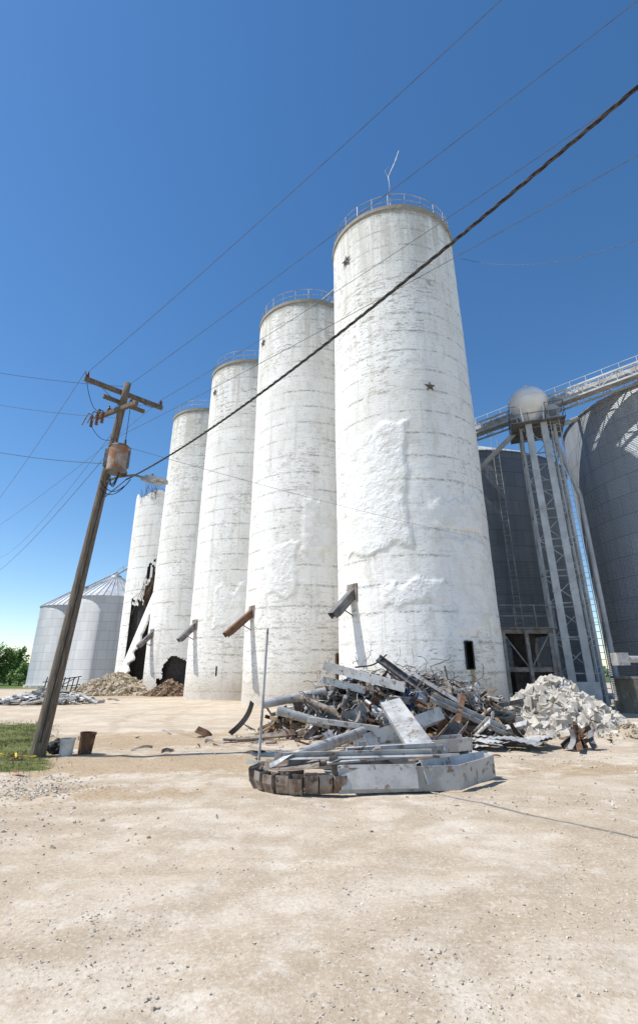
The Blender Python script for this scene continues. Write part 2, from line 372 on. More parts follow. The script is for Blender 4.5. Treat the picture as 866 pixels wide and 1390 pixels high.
def frame_hole(root,P,t0,t1,z0,z1,mat,w=.1):
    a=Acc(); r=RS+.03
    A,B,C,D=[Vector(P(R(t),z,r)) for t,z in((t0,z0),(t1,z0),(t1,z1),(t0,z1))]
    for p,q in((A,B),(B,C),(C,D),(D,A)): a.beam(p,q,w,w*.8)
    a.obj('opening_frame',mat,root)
    b=Acc(); b.add([P(R(t),z,RS-.5) for t,z in((t0-6,z0-.8),(t1+6,z0-.8),(t1+6,z1+.8),(t0-6,z1+.8))],[(0,1,2,3)]); b.obj('recess_shade_panel',mDark,root)  # dark panel behind the opening, painted shade of the silo interior
def star(root,P,t,z,r=.42):
    a=Acc(); c=Vector(P(R(t),z,RS+.05)); n=Vector((c.x,c.y,0)).normalized(); s=Vector((-n.y,n.x,0)); up=Vector((0,0,1))
    ring=[]
    for i in range(10):
        an=math.pi/2+i*math.pi/5; rr=r if i%2==0 else r*.42; ring.append(c+s*(rr*math.cos(an))+up*(rr*math.sin(an)))
    a.add([c+n*.08]+ring,[(0,1+i,1+(i+1)%10) for i in range(10)])
    a.obj('barn_star',mBlack,root)
def chute(root,P,t,z,mat,out=1.25,drop=1.0,w=.42,swing=0):
    a=Acc(); c=Vector(P(R(t),z,RS-.05)); n=Vector((c.x,c.y,0)).normalized(); n=Matrix.Rotation(R(swing),3,'Z')@n
    e=c+n*out-Vector((0,0,drop)); a.channel(c,e,w,.34,.02,math.pi)
    m,L=frame(c,e,math.pi); a.box((c+e)/2+m@Vector((0,.19,0)),(w+.05,.015,L*.8),m)
    a.tube(c+Vector((0,0,-1.1))+n*.0,c+n*.75-Vector((0,0,.75)),.03,6)
    a.obj('discharge_chute',mat,root)
    b=Acc(); b.box(c+n*.03,(.75,.14,.75),Matrix(((n.y,n.x,0),(-n.x,n.y,0),(0,0,1))).to_3x3()); b.obj('chute_flange',mRustL,root)
def streak(root,P,t,z0,z1,w):
    a=Acc(); n=12; vs=[]
    for i in range(n+1):
        z=z1+(z0-z1)*i/n; ww=w*(1-.75*i/n)*(1+.25*math.sin(i*2.3)); tc=t+.25*math.sin(i*1.1)
        vs+= [P(R(tc)-ww/RS,z,RS+.035),P(R(tc)+ww/RS,z,RS+.035)]
    a.add(vs,[(2*i,2*i+1,2*i+3,2*i+2) for i in range(n)]); a.obj('rust_stain',mStain,root)
r1,P1=silo(4.9,25.9,28,holes=[(29,34.5,1.9,3.0)],patches=[(-52,0,6.9,13.0,.06),(18,62,8,9.6,.03),(-20,20,4.6,5.6,.03),(26,70,3.6,7.6,.03)],seed=1)
frame_hole(r1,P1,29,34.5,1.9,3.0,mDark,.06)
star(r1,P1,21.7,15.4,.32); star(r1,P1,-44,25.3,.46)
chute(r1,P1,-47,5.3,mGalvD,1.2,1.15); streak(r1,P1,33,.3,1.85,.09)
a=Acc(); p=Vector(P1(R(2),28,RS-.1))
a.path([p,p+Vector((.03,0,1.9)),p+Vector((.0,0,2.6)),p+Vector((.5,-.1,3.9)),p+Vector((.75,-.2,4.7))],.03,5)
a.path([p+Vector((0,0,2.6)),p+Vector((-.2,0,3.1)),p+Vector((.1,0,3.5))],.015,4); a.obj('bent_antenna_mast',mGalv,r1)
r2,P2=silo(-.88,34.0,28,holes=[(27,33,.9,2.8)],patches=[(-5,50,8.8,12.2,.04),(-40,-10,6,9,.03)],seed=2)
frame_hole(r2,P2,27,33,.9,2.8,mRust,.12); star(r2,P2,-61,25.5,.42); chute(r2,P2,-58,5.3,mRust,1.7,1.45)
streak(r2,P2,30,.1,.85,.12)
r3,P3=silo(-6.33,41.7,28,holes=[(-24,-21,1.6,2.2)],patches=[(-30,30,5,8,.03)],seed=3); star(r3,P3,-60,25.5,.4)
chute(r3,P3,-60,5.2,mGalvD,1.2,1.2)
def br4(t,z):
    n=noise.noise(Vector((t*.09,z*1.1,3)))
    return ((t+12)/24)**2+((z-.6)/2.6)**2<1+.9*n
r4,P4=silo(-12.4,50.5,28,breach=br4,seed=4,rails=True); chute(r4,P4,-62,5.2,mGalvD,1.2,1.2)
def br5(t,z):
    n=noise.noise(Vector((t*.07,z*.7,6)))+.5*noise.noise(Vector((t*.25,z*2,6)))
    if t<70 and t>-130 and z<10.0+.03*t+2.0*n+(3 if -25<t<20 else 0) and z>1+1.5*n and not(-95<t<-48 and z>0): return True
    return False
r5,P5=silo(-18.2,58.8,22.3,breach=br5,seed=5,rails=False,top=False)
r5.rotation_euler=(0,R(-.8),0)
a=Acc()
for i in range(60):
    t=R(random.uniform(-60,60)); z=22-abs(random.gauss(0,.3)); p=Vector(P5(t,z-1.4,RS-.05)); a.path([p,p+Vector((random.gauss(0,.2),random.gauss(0,.2),1.2)),p+Vector((random.gauss(0,.5),random.gauss(0,.5),1.6+random.random()))],.02,4)
for i in range(50):
    t=R(random.uniform(-30,50)); p=Vector(P5(t,10+random.random()*2.5,RS)); a.path([p,p+Vector((random.gauss(0,.2),-.2,-.9)),p+Vector((random.gauss(0,.5),-.4,-1.6-random.random()*1.5))],.02,4)
a.obj('exposed_rebar',mRust,r5)
e=empty('collapsed_silo_wall_slab')
V=[];F=[];n=24;m=60
base=Vector((-20.6,54.2,-.3)); topp=Vector((-17.2,54.9,11.6)); mm,L=frame(base,topp,0)
for j in range(m+1):
    for i in range(n+1):
        t=R(-38+76*i/n)
        z=L*j/m + (1.1*noise.noise(Vector((i*.3,0,1))) if j==m else 0)
        edge=.3*noise.noise(Vector((j*.35,i//n,4)))
        t2=t*(1+edge*(abs(i/n-.5)*2)**6)
        loc=Vector((RS*math.sin(t2),RS*math.cos(t2)-RS,0))
        if (mm@Vector((0,1,0))).y>0: loc.y*=-1
        V.append(base+mm@(loc+Vector((0,0,z))))
for j in range(m):
    for i in range(n): F.append((j*(n+1)+i,j*(n+1)+i+1,(j+1)*(n+1)+i+1,(j+1)*(n+1)+i))
me=bpy.data.meshes.new('slab'); me.from_pydata([tuple(v) for v in V],[],F); me.materials.append(mSilo); o=link(bpy.data.objects.new('slab',me),e)
so=o.modifiers.new('s','SOLIDIFY'); so.thickness=.22
e=empty('silo_top_catwalk'); a=Acc()
A=Vector((-.3,33.2,28.3)); B=Vector((4.0,27.8,28.3)); d=(B-A).normalized(); s=Vector((-d.y,d.x,0))
for sg in(-.5,.5):
    for hh in(0,1.1): a.beam(A+s*sg+Vector((0,0,hh)),B+s*sg+Vector((0,0,hh)),.08,.08)
    for i in range(9):
        q=A.lerp(B,i/8)+s*sg; a.beam(q,q+Vector((0,0,1.1)),.05,.05)
        if i<8: a.beam(q,A.lerp(B,(i+1)/8)+s*sg+Vector((0,0,1.1)),.035,.035)
for i in range(30):
    q=A.lerp(B,i/29); a.beam(q-s*.5,q+s*.5,.04,.04)
a.obj('truss',mGalv,e)
# ------------------------------------------------------------ steel bins
def steelbin(cx,cy,r,H,mat,name,rh,ribs=40):
    root=empty(name,(cx,cy,0)); a=Acc(); n=128
    vs=[(r*math.cos(2*math.pi*i/n),r*math.sin(2*math.pi*i/n),z) for z in(.3,H) for i in range(n)]
    a.add(vs,[(i,(i+1)%n,n+(i+1)%n,n+i) for i in range(n)]); a.obj('bin_wall',mat,root,True)
    a=Acc(); a.tube((0,0,-.2),(0,0,.3),r+.25,96); a.obj('concrete_foundation',mConc,root)
    a=Acc(); rt=.8
    vs=[(rr*math.cos(2*math.pi*i/n),rr*math.sin(2*math.pi*i/n),z) for rr,z in((r+.12,H-.06),(rt,H+rh)) for i in range(n)]
    a.add(vs,[(i,(i+1)%n,n+(i+1)%n,n+i) for i in range(n)]); a.tube((0,0,H+rh-.05),(0,0,H+rh+.35),rt,24,r2=rt*.8)
    for i in range(ribs):
        t=2*math.pi*i/ribs; c,s=math.cos(t),math.sin(t)
        a.beam(((r+.1)*c,(r+.1)*s,H+.0),(rt*c,rt*s,H+rh+.06),.07,.09)
    a.obj('conical_roof',mRoof,root)
    b=Acc(); n2=96
    for hh in(H-.05,):
        pts=[((r+.06)*math.cos(2*math.pi*i/n2),(r+.06)*math.sin(2*math.pi*i/n2),hh) for i in range(n2+1)]; b.path(pts,.05,5)
    b.obj('eave_ring',mat,root)
    az=math.atan2(-cy,-cx)+.35; l=Acc(); c,s=math.cos(az),math.sin(az); T=Vector((-s,c,0)); N=Vector((c,s,0))
    for sg in(-.22,.22): l.tube(N*(r+.2)+T*sg+Vector((0,0,.5)),N*(r+.2)+T*sg+Vector((0,0,H+.9)),.025,5)
    z=.6
    while z<H: l.tube(N*(r+.2)-T*.22+Vector((0,0,z)),N*(r+.2)+T*.22+Vector((0,0,z)),.015,4); z+=.35
    l.obj('ladder',mGalv,root)
    return root
steelbin(-28.1,69.5,5.3,11.1,mBinW,'corrugated_grain_bin',3.0)
steelbin(-36.0,77.3,5.3,10.9,mBinW,'corrugated_grain_bin',3.0)
steelbin(12.5,43.5,9.4,17.4,mBinG,'corrugated_grain_bin',4.6)
steelbin(24.2,29.3,7.3,17.4,mBinL,'corrugated_grain_bin',3.6)
e=empty('bin_fill_conveyor'); a=Acc()
a.tube((-28.1,69.5,14.6),(-20,66,18.4),.14,8); a.tube((-28.1,69.5,15.2),(-20,66,19.0),.03,5)
for i in range(9):
    q=Vector((-28.1,69.5,14.6)).lerp(Vector((-20,66,18.4)),i/8); a.tube(q,q+Vector((0,0,.6)),.03,5)
a.tube((-36,77.3,14),(-28.1,69.5,14.9),.12,8)
a.obj('auger_tube',mGalv,e)
# ------------------------------------------------------------ elevator tower + conveyor
TX,TY=13.55,27.9
e=empty('bucket_elevator_tower',(TX,TY,0)); e.rotation_euler=(0,0,R(-20)); a=Acc(); HT=15.7; w=.95
cs=[(-w,-w),(w,-w),(w,w),(-w,w)]
for x,y in cs: a.angle((x,y,0),(x,y,HT),.13,.02)
nb=9
for i in range(nb+1):
    z=HT*i/nb
    for q in range(4):
        p=cs[q];p2=cs[(q+1)%4]
        a.beam((*p,z),(*p2,z),.07,.07)
        if i<nb:
            z2=HT*(i+1)/nb
            a.beam((*(p if i%2 else p2),z),(*(p2 if i%2 else p),z2),.05,.05)
a.obj('lattice_frame',mTower,e)
a=Acc()
for x in(-.42,.42): a.box((x-.1,-w-.35,HT/2+.1),(.36,.30,HT))
for i in range(7):
    for x in(-.42,.42): a.box((x-.1,-w-.35,1.2+i*2.3),(.44,.38,.06))
a.box((-.1,-w-.35,.7),(1.5,.7,1.3)); a.box((.95,-w+.2,HT+.5),(.8,.6,.8)); a.tube((.95,-w-.1,HT+.9),(.95,-w+.5,HT+.9),.4,20)
a.obj('elevator_trunking',mTower,e)
a=Acc(); a.box((0,-.3,HT+.03),(3.0,3.0,.06))
for hh in(.55,1.1):
    for p,q in(((-1.5,-1.8),(1.5,-1.8)),((1.5,-1.8),(1.5,1.2)),((1.5,1.2),(-1.5,1.2)),((-1.5,1.2),(-1.5,-1.8))): a.tube((*p,HT+hh),(*q,HT+hh),.02,5)
for x in(-1.5,-.5,.5,1.5):
    for y in(-1.8,-.8,.2,1.2):
        if abs(x)>1.4 or y in(-1.8,1.2): a.tube((x,y,HT),(x,y,HT+1.1),.02,5)
a.obj('service_platform',mGalvD,e)
a=Acc()
for sg in(-.24,.24): a.tube((.9+sg,-w-.55,0),(.9+sg,-w-.55,HT+1),.025,5)
z=.4
while z<HT: a.tube((.66,-w-.55,z),(1.14,-w-.55,z),.015,4); z+=.33
z=3
while z<HT:
    a.path([(.9+.36*math.cos(t),-w-.55-.0-.7*math.sin(t),z) for t in np.linspace(0,math.pi,9)],.012,4); z+=1.1
a.obj('caged_ladder',mTower,e)
ball=empty('white_cyclone_tank',(12.85,26.9,17.25))
bpy.ops.mesh.primitive_uv_sphere_add(segments=40,ring_count=24,radius=1.12); o=bpy.context.object; o.name='tank_shell'; o.scale=(1,1,.9); o.parent=ball
bpy.ops.object.shade_smooth(); o.data.materials.append(mTank)
a=Acc(); a.path([(1.14*math.cos(t),1.14*math.sin(t),0) for t in np.linspace(0,2*math.pi,49)],.04,6); a.tube((0,0,-1.5),(0,0,-.7),.25,14,r2=.8)
a.tube((0,0,.85),(0,0,1.15),.18,12)
for t in(0.6,2.2,3.7,5.3): a.tube((.8*math.cos(t),.8*math.sin(t),-1.5),(.95*math.cos(t),.95*math.sin(t),-.2),.05,6)
a.obj('tank_legs_and_hopper',mTank,ball)
e=empty('grain_spouting'); a=Acc()
a.tube((12.5,27.9,16.0),(10.0,32.0,13.9),.16,10); a.tube((10.0,32.0,13.9),(9.6,35.4,13.9),.15,10)
a.tube((14.2,28.3,16.0),(18.2,29.2,17.9),.15,10); a.tube((14.3,27.5,15.6),(15.4,27.8,11.5),.13,10); a.tube((15.4,27.8,11.5),(15.4,27.8,1),.13,10)
a.obj('spout_pipes',mTower,e)
e=empty('overhead_conveyor_bridge'); a=Acc(); b=Acc()
A=Vector((7.6,35.0,17.5)); B=Vector((24.6,17.3,17.7)); d=(B-A).normalized(); s=Vector((-d.y,d.x,0)).normalized(); N=26
for sg in(-.55,.55):
    for hh in(-.35,.35): a.beam(A+s*sg+Vector((0,0,hh)),B+s*sg+Vector((0,0,hh)),.10,.10)
    for i in range(N+1):
        q=A.lerp(B,i/N)+s*sg; a.beam(q-Vector((0,0,.35)),q+Vector((0,0,.35)),.05,.05)
        if i<N: a.beam(q+Vector((0,0,.35 if i%2 else -.35)),A.lerp(B,(i+1)/N)+s*sg+Vector((0,0,-.35 if i%2 else .35)),.045,.045)
for i in range(N+1):
    q=A.lerp(B,i/N)
    for sg in(.6,1.35): a.tube(q+s*sg+Vector((0,0,.35)),q+s*sg+Vector((0,0,1.4)),.02,5)
for sg in(.6,1.35):
    for hh in(.9,1.4): a.tube(A+s*sg+Vector((0,0,hh)),B+s*sg+Vector((0,0,hh)),.02,5)
b.beam(A+Vector((0,0,.02)),B+Vector((0,0,.02)),.62,.5)
b.beam(A+s*1.0+Vector((0,0,.33)),B+s*1.0+Vector((0,0,.33)),.75,.04)
for i in(18,24): b.box(A.lerp(B,i/N)+Vector((0,0,.7)),(.9,.9,.8),Matrix.Rotation(R(-45),3,'Z'))
a.obj('truss_and_rails',mTower,e); b.obj('conveyor_casing',mGalv,e)
e=empty('grain_intake_platform',(9.8,25.6,0)); a=Acc(); b=Acc()
for x in(-1.1,0,1.1):
    for y in(-.9,.9): a.ibeam((x,y,0),(x,y,3.6),.16,.16)
for z in(1.9,3.6):
    for y in(-.9,.9): a.ibeam((-1.3,y,z),(1.3,y,z),.14,.2)
    for x in(-1.1,1.1): a.ibeam((x,-.9,z-.1),(x,.9,z-.1),.14,.2)
a.beam((-1.1,-.9,0),(1.1,-.9,1.8),.06,.06); a.beam((0,-.9,1.9),(1.1,-.9,3.5),.06,.06); a.beam((-1.1,-.9,3.5),(0,-.9,1.9),.06,.06)
a.box((0,0,3.74),(2.9,2.2,.05)); a.tube((-1.4,-1.05,4.3),(1.4,-1.05,4.3),.03,6); a.tube((-1.4,-1.05,4.8),(1.4,-1.05,4.8),.03,6)
for x in(-1.4,-.5,.5,1.4): a.tube((x,-1.05,3.7),(x,-1.05,4.8),.03,6)
a.obj('steel_frame',mGalvD,e)
b.box((.2,.2,1.0),(1.6,1.3,1.7)); b.tube((.2,.2,3.6),(.2,.2,1.8),.75,4,r2=.3); b.obj('hopper',mDark,e)
e=empty('control_shed',(16.2,26.0,0)); a=Acc(); a.box((0,0,.75),(3.0,1.6,1.5)); a.obj('block_walls',mTan,e)
a=Acc(); a.box((0,0,1.56),(3.3,1.9,.1)); a.obj('flat_roof',mGalv,e)
a=Acc(); a.box((-.6,-.82,.65),(.75,.06,1.3)); a.box((.6,-.82,.95),(.7,.06,.5)); a.obj('door_and_window',mDark,e)
e=empty('ground_level_auger'); a=Acc(); a.tube((12.8,22.4,2.3),(21,22.0,2.1),.14,12)
for x in(13.6,16.5,19.5): a.beam((x,22.35,0),(x,22.35,2.1),.08,.08); a.beam((x-.5,22.35,0),(x,22.35,1.9),.05,.05)
a.box((12.7,22.4,2.3),(.5,.5,.5)); a.obj('auger_tube',mGalv,e)
# ------------------------------------------------------------ utility pole
e=empty('utility_pole'); a=Acc()
p0=Vector((-6.2,12.45,-.1)); p1=Vector((-5.53,12.45,9.55)); pts=[p0.lerp(p1,i/12) for i in range(13)]
for i in range(12): a.tube(pts[i],pts[i+1],.165-.006*i,16,r2=.165-.006*(i+1),cap=(i==11))
a.obj('pole_shaft',mWood,e,True)
a=Acc(); a1,a2=Vector((-6.46,11.80,9.3)),Vector((-4.80,13.45,9.3)); a.beam(a1,a2,.10,.12)
b1,b2=Vector((-6.45,12.85,8.65)),Vector((-5.0,12.0,8.65)); a.beam(b1,b2,.10,.12); a.beam((-6.05,12.2,8.98),(-5.2,13.1,8.98),.09,.1)
a.obj('crossarms',mWood,e)
a=Acc()
for q in(.2,.8): a.beam(a1.lerp(a2,q)-Vector((0,0,.06)),Vector((-5.6,12.5,8.75)),.03,.008)
ar=Vector((-5.72,12.4,6.45))
a.path([ar,ar+Vector((.35,0,.16)),ar+Vector((.8,-.05,.2)),ar+Vector((1.25,-.1,.05))],.03,8)
a.path([ar+Vector((.0,0,-.5)),ar+Vector((.6,0,.1))],.015,5)
a.box((-5.66,12.28,7.1),(.14,.2,.5))
a.obj('steel_brackets',mGalvD,e)
def insul(A_,p,mat,h=.16,r=.055):
    for i in range(4): A_.tube(p+Vector((0,0,i*h/4)),p+Vector((0,0,i*h/4+h/5)),r*(1-.12*i),10,r2=r*.5)
a=Acc()
for q in(.03,.5,.97): insul(a,a1.lerp(a2,q)+Vector((0,0,.08)),mPorc)
for q in(.05,.3,.85): insul(a,b1.lerp(b2,q)+Vector((0,0,.08)),mPorc)
for q in(.02,.16,.30):
    c=b1.lerp(b2,q)+Vector((-.08,-.12,-.05))
    for i in range(5): a.tube(c-Vector((0,0,.07*i)),c-Vector((.015,0,.07*i+.05)),.055,10,r2=.03)
a.obj('insulators_and_cutouts',mPorc,e)
a=Acc()
for q in(.02,.16,.30):
    c=b1.lerp(b2,q)+Vector((-.18,-.2,.02)); a.tube(c,c+Vector((-.1,-.05,-.4)),.018,6); a.tube(c,c+Vector((.1,.1,-.02)),.014,5)
a.obj('fuse_tubes',mGalvD,e)
tc=Vector((-5.35,12.2,7.05)); a=Acc(); b=Acc()
a.tube(tc-Vector((0,0,.36)),tc+Vector((0,0,.32)),.26,28); a.obj('transformer_tank',worn('rusty_tank_paint',(.36,.16,.07),(.48,.42,.36),2.2,.6,.1,th=(.4,.6)),e,False)
b.tube(tc+Vector((0,0,.32)),tc+Vector((0,0,.38)),.285,28,r2=.22); b.tube(tc-Vector((0,0,.39)),tc-Vector((0,0,.36)),.28,28)
for t in(0,1.6,3.1): b.box(tc+Vector((.28*math.cos(t),.28*math.sin(t),-.02)),(.05,.05,.5),Matrix.Rotation(t,3,'Z'))
b.box(tc+Vector((-.25,.05,.1)),(.25,.08,.08)); b.obj('transformer_lid_and_lugs',mGalvD,e)
a=Acc()
for dx,dy in((-.1,-.08),(.1,.05)): insul(a,tc+Vector((dx,dy,.38)),mPorc,.22,.05)
a.obj('bushings',mPorc,e)
a=Acc()
def sw(p,q,s_,r=.009,n=10): a.path([Vector(p).lerp(Vector(q),i/n)-Vector((0,0,4*s_*(i/n)*(1-i/n))) for i in range(n+1)],r,5)
sw(tc+Vector((-.1,-.08,.6)),b1.lerp(b2,.16)+Vector((-.2,-.2,-.4)),.25); sw(tc+Vector((.1,.05,.6)),b1.lerp(b2,.85)+Vector((0,0,.2)),-.1)
sw(b1+Vector((0,0,.2)),a1+Vector((0,0,.2)),.25); sw(b1.lerp(b2,.3)+Vector((0,0,.2)),a1.lerp(a2,.5)+Vector((0,0,.2)),.3); sw(b2+Vector((0,0,.2)),a2+Vector((0,0,.2)),.25)
for i in range(4): sw(tc+Vector((.1,0,-.3)),ar+Vector((.1+.05*i,-.08*i,.0+.04*i)),.2+.07*i)
sw(ar+Vector((-.02,-.15,0)),ar+Vector((.55,0,-.1)),.22,.012); sw(ar+Vector((-.02,-.15,-.2)),ar+Vector((.7,0,.1)),.3,.012)
sw((-5.62,12.27,6.3),(-6.1,12.27,.3),.0,.012)
a.obj('jumper_wires',mRubber,e)
lp=ar+Vector((1.25,-.1,.05)); a=Acc(); m_=Matrix.Rotation(R(8),3,'Y')
a.box(lp+Vector((.05,0,.0)),(.34,.2,.14),m_,.01); a.box(lp+Vector((.3,0,-.03)),(.3,.26,.1),m_,.015); a.box(lp+Vector((-.16,0,.03)),(.14,.12,.1),m_); a.tube(lp+Vector((.05,0,.06)),lp+Vector((.05,0,.16)),.04,10)
a.obj('street_lamp_head',mGalv,e)
a=Acc(); a.tube(lp+Vector((.28,0,-.16)),lp+Vector((.28,0,-.08)),.06,14,r2=.11); a.obj('street_lamp_glass',mGlass,e,True)
# ------------------------------------------------------------ wires
e=empty('power_lines'); a=Acc()
def wire(A_,st,en,sag,r,ext=1.0,n=60):
    st,en=Vector(st),Vector(en)
    A_.path([st+(en-st)*(s*ext)-Vector((0,0,4*sag*(s*ext)*(1-s*ext))) for s in [i/n for i in range(n+1)]],r,5)
wire(a,a1.lerp(a2,.03)+Vector((0,0,.25)),(2.84,4.52,11.5),.12,.006,2.2)
wire(a,a1.lerp(a2,.5)+Vector((0,0,.25)),(4.98,4.52,11.5),.12,.006,2.2)
wire(a,a1.lerp(a2,.97)+Vector((0,0,.25)),(4.98,5.02,10.2),.15,.006,2.2)
wire(a,(-5.62,12.4,7.75),(4.98,5.4,9.25),.1,.006,2.2)
wire(a,(-5.6,12.4,7.6),(7.0,22.35,7.6),.12,.006)
wire(a,(9.0,24.4,26.3),(13.0,15.35,18.2),.9,.012,1.5)
wire(a,(-5.7,12.4,8.4),(-9.5,13.1,9.2),.05,.006,3); wire(a,(-5.75,12.4,7.0),(-9.1,13,7.6),.05,.008,3)
wire(a,a1+Vector((0,0,.25)),(-15.2,22.4,9.4),.15,.007,4); wire(a,a1.lerp(a2,.97)+Vector((0,0,.25)),(-17.8,26.8,9.4),.15,.007,3)
wire(a,(-5.7,12.5,7.5),(-19.5,30.4,7.6),.3,.009,3); wire(a,a1.lerp(a2,.5)+Vector((0,0,.25)),(-8.05,11.9,9.4),.03,.006,4)
wire(a,(-5.75,12.5,8.0),(-14.5,24,7.9),.2,.006,3)
a.obj('overhead_wires',mAlu,e)
a=Acc()
st,en=Vector((-5.1,12.3,6.5)),Vector((2.6,2.6,6.15))
for k_ in range(3):
    pts=[];n=420
    for i in range(n+1):
        s_=i/n*1.6; c=st+(en-st)*s_-Vector((0,0,4*.34*s_*(1-s_))); an=s_*150+k_*2.094
        sd=Vector((.78,.62,0)); pts.append(c+sd*(.012*math.cos(an))+Vector((0,0,.012*math.sin(an))))
    a.path(pts,.010,6)
a.obj('twisted_service_cable',mCable,e)
# ------------------------------------------------------------ scrap metal pile
e=empty('scrap_metal_pile')
A_={k_:Acc() for k_ in('g','d','r','rl','w','b','k','t')}
MT=dict(g=mGalv,d=mGalvD,r=mRust,rl=mRustL,w=mWhite,b=mBlue,k=mDark,t=mTimber)
def hz(x,y):
    f=max(0,1-((x-2.5)/4.3)**2-((y-17.8)/2.6)**2); return 1.65*f**.7
for i in range(960):
    x=random.gauss(2.5,1.95); y=random.gauss(17.2,1.25); h=hz(x,y)
    if h<=0 and random.random()<.75: continue
    c=Vector((x,y,max(.10,h*random.uniform(.35,1.0)))); L=random.uniform(.3,1.25)*random.choice([.7,1,1,1.7])
    an=random.uniform(0,6.28); el=random.gauss(0,.45); d=Vector((math.cos(an)*math.cos(el),math.sin(an)*math.cos(el),math.sin(el)))
    if c.z-abs(d.z)*L/2<0: c.z=abs(d.z)*L/2+.03
    p,q=c-d*L/2,c+d*L/2; t=random.random(); k_=random.choices(['g','d','r','rl','w','k','b','t'],[5.5,4.5,3.4,7,3.2,2.6,.6,2.6])[0]; T=A_[k_]
    if k_=='t': T.beam(p,q,random.uniform(.05,.14),random.uniform(.03,.08),random.uniform(0,3))
    elif t<.2: T.angle(p,q,random.uniform(.04,.10),.01,random.uniform(0,6))
    elif t<.32: T.channel(p,q,random.uniform(.08,.24),random.uniform(.05,.14),.01,random.uniform(0,6))
    elif t<.40: T.ibeam(p,q,.10,random.uniform(.10,.18),.012,random.uniform(0,6))
    elif t<.50: T.tube(p,q,random.uniform(.02,.06),10)
    elif t<.68: T.sheet(c,random.uniform(.25,.7),random.uniform(.3,.9),randrot(),random.uniform(.2,.8),random.choice([0,.014]))
    elif t<.9: T.bent(p,q,random.uniform(.05,.16),random.uniform(.006,.03),random.uniform(.05,.2),random.uniform(0,6))
    else: T.path([p+(q-p)*(j/8)+Vector([random.gauss(0,.09) for _ in range(3)]) for j in range(9)],.012,5)
for i in range(170):
    x=random.gauss(2.8,1.6);y=random.gauss(17,.9);z=hz(x,y)+.05; p=Vector((x,y,z)); pts=[p]
    d=Vector((random.gauss(0,1),random.gauss(0,1),random.gauss(.3,.5))).normalized()
    for j in range(9):
        d=(d+Vector([random.gauss(0,.45) for _ in range(3)])-Vector((0,0,.12))).normalized(); pts.append(pts[-1]+d*.15)
        pts[-1].z=max(.02,pts[-1].z)
    A_[random.choice('rdkg')].path(pts,random.uniform(.005,.012),4)
for i in range(130):
    x=random.gauss(2.4,3.0); y=random.gauss(14.8,1.3); L=random.uniform(.08,.5); an=random.uniform(0,6.28); z=gz(x,y)+.02
    A_[random.choice(['g','r','rl','d','t','w'])].bent((x,y,z),(x+L*math.cos(an),y+L*math.sin(an),z+random.uniform(0,.04)),random.uniform(.03,.09),.008,.03,random.uniform(0,6))
A_['w'].beam((.16,16.4,1.95),(2.55,16.0,1.33),.40,.26); A_['w'].beam((.1,16.5,1.55),(1.4,16.3,1.25),.3,.2)
A_['g'].tube((-1.7,16.5,.86),(.2,17,1.2),.13,14); A_['g'].tube((-1.2,15.6,.75),(.3,15.8,.35),.12,14); A_['rl'].tube((-.6,16.6,1.05),(.9,15.9,.5),.1,12)
A_['g'].tube((-.35,11.9,.14),(1.15,14.6,.30),.12,16)
A_['rl'].bent((-2.6,15.2,.05),(-.4,15.9,.12),.18,.05,.05); A_['t'].beam((-2.2,15.0,.05),(-.9,15.6,.09),.1,.05)
A_['g'].channel((1.72,13.1,1.05),(1.98,10.9,.36),.46,.14,.015,math.pi+.25)
A_['g'].channel((2.9,13.6,.75),(.9,12.2,.28),.42,.28,.015,.4); A_['g'].channel((.9,11.9,.2),(3.4,12.9,.25),.35,.26,.015,.1)
A_['rl'].channel((2.6,12.4,.15),(3.6,14.0,.6),.3,.2,.015,.5)
A_['r'].ibeam((3.5,14.5,.1),(4.3,16.2,1.1),.14,.18,.02,.3); A_['b'].beam((2.3,16.3,.6),(2.7,16.0,1.35),.1,.05); A_['b'].beam((2.55,16.2,.5),(2.9,15.9,1.2),.1,.05)
A_['d'].channel((1.9,17.1,2.2),(3.1,16.8,1.3),.2,.12,.015,1); A_['k'].bent((2.2,17.2,2.3),(1.2,17,1.9),.1,.03,.1)
A_['g'].channel((3.2,15.6,1.1),(5.1,15.2,.25),.22,.14,.012,.6); A_['w'].beam((2.9,16.4,1.7),(4.2,16.1,.9),.16,.1); A_['g'].beam((-.3,15.2,.55),(1.6,14.8,.35),.22,.12)
for i in range(14): A_['g'].sheet((4.6+random.gauss(0,.7),13.8+random.gauss(0,.35),.12+random.random()*.1),1.2,.4,Matrix.Rotation(random.gauss(0,.5),3,'Z')@Matrix.Rotation(random.gauss(0,.1),3,'X'),.10,.015)
for i in range(9): A_[random.choice(['r','d','k'])].bent((5.9+random.random()*.8,13.6+random.gauss(0,.2),.04),(6.0+random.random()*.9,13.7+random.gauss(0,.2),.3+random.random()*.25),.14,.02,.06,random.uniform(0,3))
for k_,T in A_.items(): T.obj({'g':'galvanised_members','d':'grey_members','r':'rusted_members','rl':'rusty_grey_members','w':'white_members','b':'blue_members','k':'dark_members','t':'splintered_timber'}[k_],MT[k_],e)
